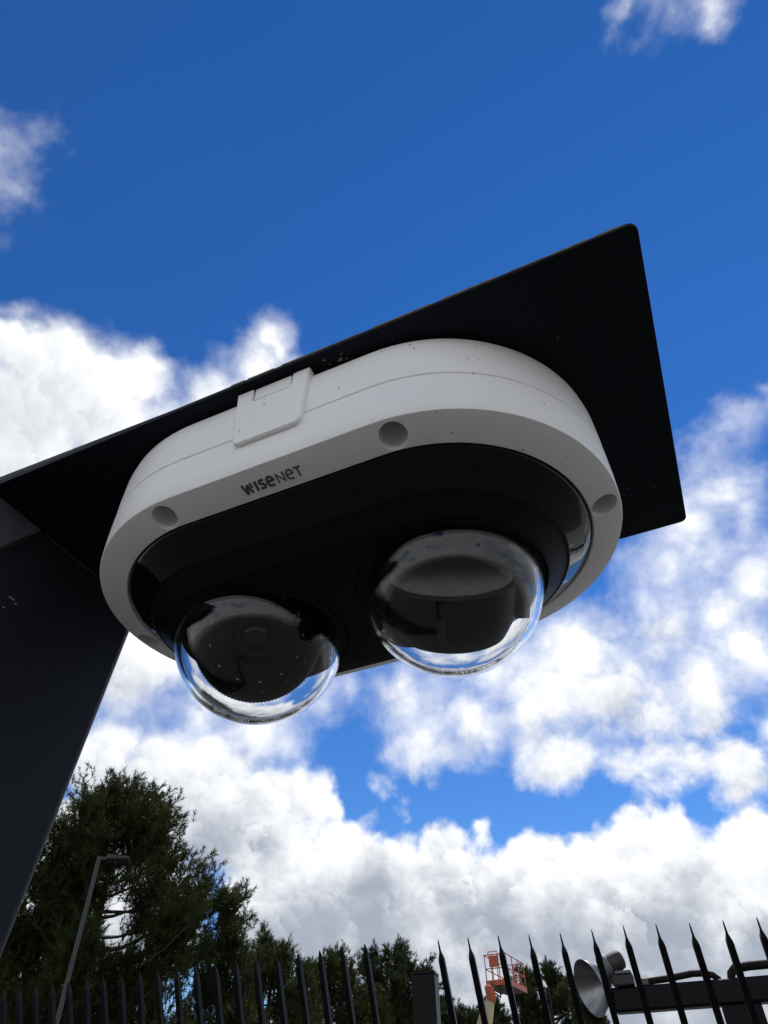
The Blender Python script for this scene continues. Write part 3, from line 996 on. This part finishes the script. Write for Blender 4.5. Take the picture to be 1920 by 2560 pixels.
# ------------------------------------------------------------------ boom lift
def boom_lift():
    root = thing('boom_lift', 'orange boom lift basket on a cream boom rising beyond the gate', 'boom lift', (1.5, 35.2, 0))
    O = Vector((1.5, 35.2, 0))
    C = Vector((4.67, 33.7, 6.50)) - O
    ex = Vector((0.41, 0.912, 0)).normalized()
    ey = Vector((-ex.y, ex.x, 0))
    mm = Matrix((ex, ey, Vector((0, 0, 1)))).transposed().to_4x4()
    mm.translation = C
    L, Wd, H = 2.7, 0.95, 1.08
    bk = MB()
    bk.box((0, 0, 0), (L, Wd, 0.04), mm)
    fl = bk.build('basket_floor', 'lift_dark', root)
    kb = MB()
    kb.box((-0.02, -0.02, -0.02), (L + 0.02, 0.0, 0.17), mm).box((-0.02, Wd, -0.02), (L + 0.02, Wd + 0.02, 0.17), mm).box((-0.02, 0.001, -0.02), (0, Wd - 0.001, 0.17), mm).box((L, 0.001, -0.02), (L + 0.02, Wd - 0.001, 0.17), mm)
    kb.build('kick_board', 'lift_orange', root)
    P = lambda a, b, c: mm @ Vector((a, b, c))
    for z in (H, 0.58):
        MB().tube([P(0, 0, z), P(L, 0, z), P(L, Wd, z), P(0, Wd, z), P(0, 0, z)], 0.022, 6).build('guard_rail', 'lift_orange', root)
    for a, b in ((0.01, 0.01), (L * 0.33, 0), (L * 0.66, 0), (L - 0.01, 0.01), (L, Wd / 2), (L - 0.01, Wd - 0.01), (L * 0.66, Wd), (L * 0.33, Wd), (0.01, Wd - 0.01), (0, Wd * 0.35), (0, Wd * 0.65)):
        MB().tube([P(a, b, 0.15), P(a, b, H)], 0.020, 6).build('guard_post', 'lift_orange', root)
    MB().tube([P(0, 0, 0.58), P(L * 0.9, 0, 0.17)], 0.018, 6).build('guard_brace', 'lift_orange', root)
    MB().box((-0.12, Wd * 0.35, 0.62), (0.0 - 0.022, Wd * 0.75, 1.02), mm).build('control_box', 'lift_orange', root)
    MB().tube([P(-0.10, Wd * 0.35, 1.0), P(-0.18, Wd * 0.30, 1.15), P(-0.18, Wd * 0.75, 1.15), P(-0.1, Wd * 0.75, 1.0)], 0.02, 6).build('control_guard', 'lift_orange', root)
    top = Vector((3.86, 33.8, 6.42)) - O
    elbow = Vector((3.90, 33.8, 6.02)) - O
    MB().tube([P(0.5, Wd * 0.5, -0.18), top + Vector((0.1, 0, 0.02))], 0.12, 8).build('basket_mount', 'lift_dark', root)
    MB().tube([P(0.3, Wd * 0.5, -0.2), P(0.2, Wd * 0.5, -0.42), elbow + Vector((0.15, 0, 0.2))], 0.03, 6).build('hose', 'lift_dark', root)
    MB().tube([top + Vector((0.05, 0, 0.06)), top, elbow, elbow + Vector((-0.03, 0, -0.1))], [0.12, 0.20, 0.20, 0.18], 8).build('jib_knuckle', 'lift_orange', root)
    foot = Vector((1.9, 35.4, 1.55)) - O
    MB().tube([elbow + Vector((-0.02, 0, 0.02)), elbow + (foot - elbow) * 0.15, foot], [0.17, 0.30, 0.34], 4, ang0=R(45)).build('boom', 'lift_cream', root)
    MB().box((-1.1, -0.9, 0.95), (1.3, 0.9, 1.9)).build('turntable', 'lift_orange', root)
    MB().box((-1.4, -0.9, 0.45), (1.4, 0.9, 0.94)).build('chassis', 'lift_dark', root)
    for x in (-1.0, 1.0):
        for y in (-1.06, 1.06):
            MB().lathe([(0.30, -0.15), (0.48, -0.13), (0.50, 0.0), (0.48, 0.13), (0.30, 0.15)], (x, y, 0.50), (0, 1, 0), 20).build('wheel', 'lift_dark', root)


boom_lift()


# ------------------------------------------------------------------ pines
def pine(label, loc, height, rad, base, seed, shoots, mat='needles', lean=(0, 0), needle=0.13, nw=0.016, per=26, prof=None, limbs=46, fork=False):
    rnd = random.Random(seed)
    rng = np.random.default_rng(seed)
    root = thing('pine_tree', label, 'tree', loc, 0.0, 'pines beyond the fence')
    tr = MB()
    ltop = Vector((lean[0], lean[1], height * 0.97))
    tpts, trad = [], []
    r0 = 0.022 * height + 0.05
    for k in range(11):
        t = k / 10
        tpts.append(Vector((lean[0] * t * t + 0.12 * math.sin(3 * t + seed), lean[1] * t * t + 0.1 * math.cos(4 * t + seed), height * 0.97 * t)))
        trad.append(r0 * (1 - t) ** 0.8 + 0.015)
    tr.tube(tpts, trad, 9)
    trunk = tr.build('trunk', 'bark', root, True, 80)
    prof = prof or (lambda t: (0.30 + 0.95 * t) if t < 0.45 else max(0.05, (1 - ((t - 0.45) / 0.55) ** 1.7)) ** 0.8 * 0.73 + 0.02)
    pos, dirs, wts = [], [], []
    lm = MB()

    def trunk_at(t):
        x = max(0, min(0.9999, t)) * 10
        i = int(x)
        return tpts[i].lerp(tpts[i + 1], x - i)
    az = rnd.random() * 6.28
    for i in range(limbs):
        t = (i + rnd.random()) / limbs                    # 0 base of crown .. 1 top
        z0 = base + (height - base) * (t ** 0.9) * 0.94
        az += 2.4 + rnd.uniform(-0.5, 0.5)
        reach = rad * prof(t) * rnd.uniform(0.62, 1.08)
        p0 = trunk_at(max(0.02, (z0 - reach * 0.25) / (height * 0.97)))
        d = Vector((math.cos(az), math.sin(az), 0))
        rise = rnd.uniform(0.15, 0.55) * reach + 0.2
        pts = []
        for k in range(6):
            s = k / 5
            pts.append(p0 + d * (reach * s) + Vector((rnd.gauss(0, 0.05), rnd.gauss(0, 0.05), rise * s ** 1.6)) * (1 if k else 0))
        lm.tube(pts, [max(0.012, (0.016 * height * 0.55) * (1 - s / 5) ** 1.1 * (0.4 + 0.6 * reach / rad)) for s in range(6)], 5)
        nsub = int(4 + 7 * reach / rad)
        for q in range(nsub):
            s = rnd.uniform(0.25, 1.0) ** 0.8
            x = s * 5
            k = min(4, int(x))
            b0 = pts[k].lerp(pts[k + 1], x - k)
            dd = (d * rnd.uniform(0.1, 1.0) + Vector((rnd.gauss(0, 0.75), rnd.gauss(0, 0.75), rnd.uniform(0.2, 1.3)))).normalized()
            ln = rnd.uniform(0.45, 1.0) * (0.35 + 0.16 * rad)
            b1 = b0 + dd * ln * 0.6
            b2 = b1 + (dd + Vector((0, 0, 0.7))).normalized() * ln * 0.5
            lm.tube([b0, b1, b2], [0.016, 0.012, 0.006], 4)
            pos.append((b0, b1, b2, ln))
    lm.build('limbs', 'bark', trunk, True, 80, merge=False)
    # shoots of needles clustered round the branchlets
    nb = len(pos)
    idx = rng.integers(0, nb, shoots)
    B0 = np.array([p[0] for p in pos])[idx]
    B1 = np.array([p[1] for p in pos])[idx]
    B2 = np.array([p[2] for p in pos])[idx]
    ln = np.array([p[3] for p in pos])[idx]
    s = rng.random(shoots)[:, None] ** 0.7
    P = np.where(s < 0.5, B0 + (B1 - B0) * (2 * s), B1 + (B2 - B1) * (2 * s - 1))
    P = P + rng.normal(0, 1, (shoots, 3)) * (0.07 + 0.07 * ln[:, None])
    A = (B2 - B0)
    A /= np.linalg.norm(A, axis=1)[:, None]
    A = A * 0.8 + rng.normal(0, 0.55, (shoots, 3)) + np.array([0, 0, 0.45])
    A /= np.linalg.norm(A, axis=1)[:, None]
    sl_ = rng.uniform(0.16, 0.36, shoots)
    n = shoots * per
    rep = np.repeat(np.arange(shoots), per)
    tt = rng.random(n)
    X = rng.normal(0, 1, (n, 3))
    Ar = A[rep]
    X -= Ar * (X * Ar).sum(1)[:, None]
    X /= np.linalg.norm(X, axis=1)[:, None]
    base_ = P[rep] + Ar * (tt * sl_[rep])[:, None]
    nd = Ar * 0.75 + X * 0.66
    nl = needle * rng.uniform(0.7, 1.25, n)[:, None]
    side = np.cross(nd, rng.normal(0, 1, (n, 3)))
    side /= np.linalg.norm(side, axis=1)[:, None]
    w = nw * 0.5
    V = np.empty((n, 3, 3), np.float32)
    V[:, 0] = base_ - side * w
    V[:, 1] = base_ + side * w
    V[:, 2] = base_ + nd * nl
    me = bpy.data.meshes.new('crown')
    me.vertices.add(n * 3)
    me.vertices.foreach_set('co', V.reshape(-1))
    me.loops.add(n * 3)
    me.loops.foreach_set('vertex_index', np.arange(n * 3, dtype=np.int32))
    me.polygons.add(n)
    me.polygons.foreach_set('loop_start', np.arange(0, n * 3, 3, dtype=np.int32))
    me.update(calc_edges=True)
    me.materials.append(MATS[mat])
    o = bpy.data.objects.new('crown', me)
    COL.objects.link(o)
    o.parent = root
    return root


pine('tall dense pine at the left behind the street lamp, the tallest tree', (-7.45, 18.6, 0), 8.75, 4.3, 1.4, 5, 19000, nw=0.018, limbs=80)
pine('small spiky pine just right of the tall pine', (-4.75, 21.8, 0), 6.3, 1.7, 0.9, 11, 4200, limbs=34, prof=lambda t: (0.75 if t < 0.5 else 0.75 * (1 - (t - 0.5) / 0.5) + 0.08))
pine('bushy pine behind the fence pickets, second to the right of the tall pine', (-4.2, 26.0, 0), 6.5, 2.3, 1.0, 12, 5200, 'needles', needle=0.15, nw=0.02, limbs=40)
pine('low wide pine behind the fence, left of the gate post', (-2.5, 30.0, 0), 6.75, 2.9, 1.0, 13, 6000, 'needles', needle=0.16, nw=0.022, limbs=44)
pine('narrow upright pine whose top shows just above the square gate post', (0.05, 34.0, 0), 7.8, 1.9, 1.5, 14, 5200, 'needles_far', needle=0.17, nw=0.024, limbs=40, prof=lambda t: (0.9 if t < 0.8 else 0.9 * (1 - (t - 0.8) / 0.2) ** 0.5 + 0.1))
pine('far low pine in the gap between the gate post and the boom lift', (2.7, 45.0, 0), 7.2, 2.2, 1.5, 15, 4000, 'needles_far', needle=0.20, nw=0.03, limbs=34)
pine('far pine behind the cream boom of the lift', (5.0, 46.0, 0), 7.2, 2.4, 1.4, 16, 4000, 'needles_far', needle=0.20, nw=0.03, limbs=34)
pine('broad far pine behind the lift basket and the gate pickets', (8.9, 48.0, 0), 9.0, 3.0, 2.0, 17, 6500, 'needles_far', needle=0.21, nw=0.032, limbs=46, prof=lambda t: (0.55 + 0.5 * t if t < 0.75 else 0.93 * (1 - (t - 0.75) / 0.25) ** 0.6 + 0.1))
pine('lowest far pine beneath the bell lamp at the right', (10.0, 44.5, 0), 6.9, 1.7, 1.5, 18, 3200, 'needles_far', needle=0.20, nw=0.03, limbs=30)
pine('pine seen low between the tall pine and the leaning post at the left', (-12.6, 21.5, 0), 7.6, 3.0, 1.2, 19, 5000, 'needles', needle=0.15, nw=0.02, limbs=42)
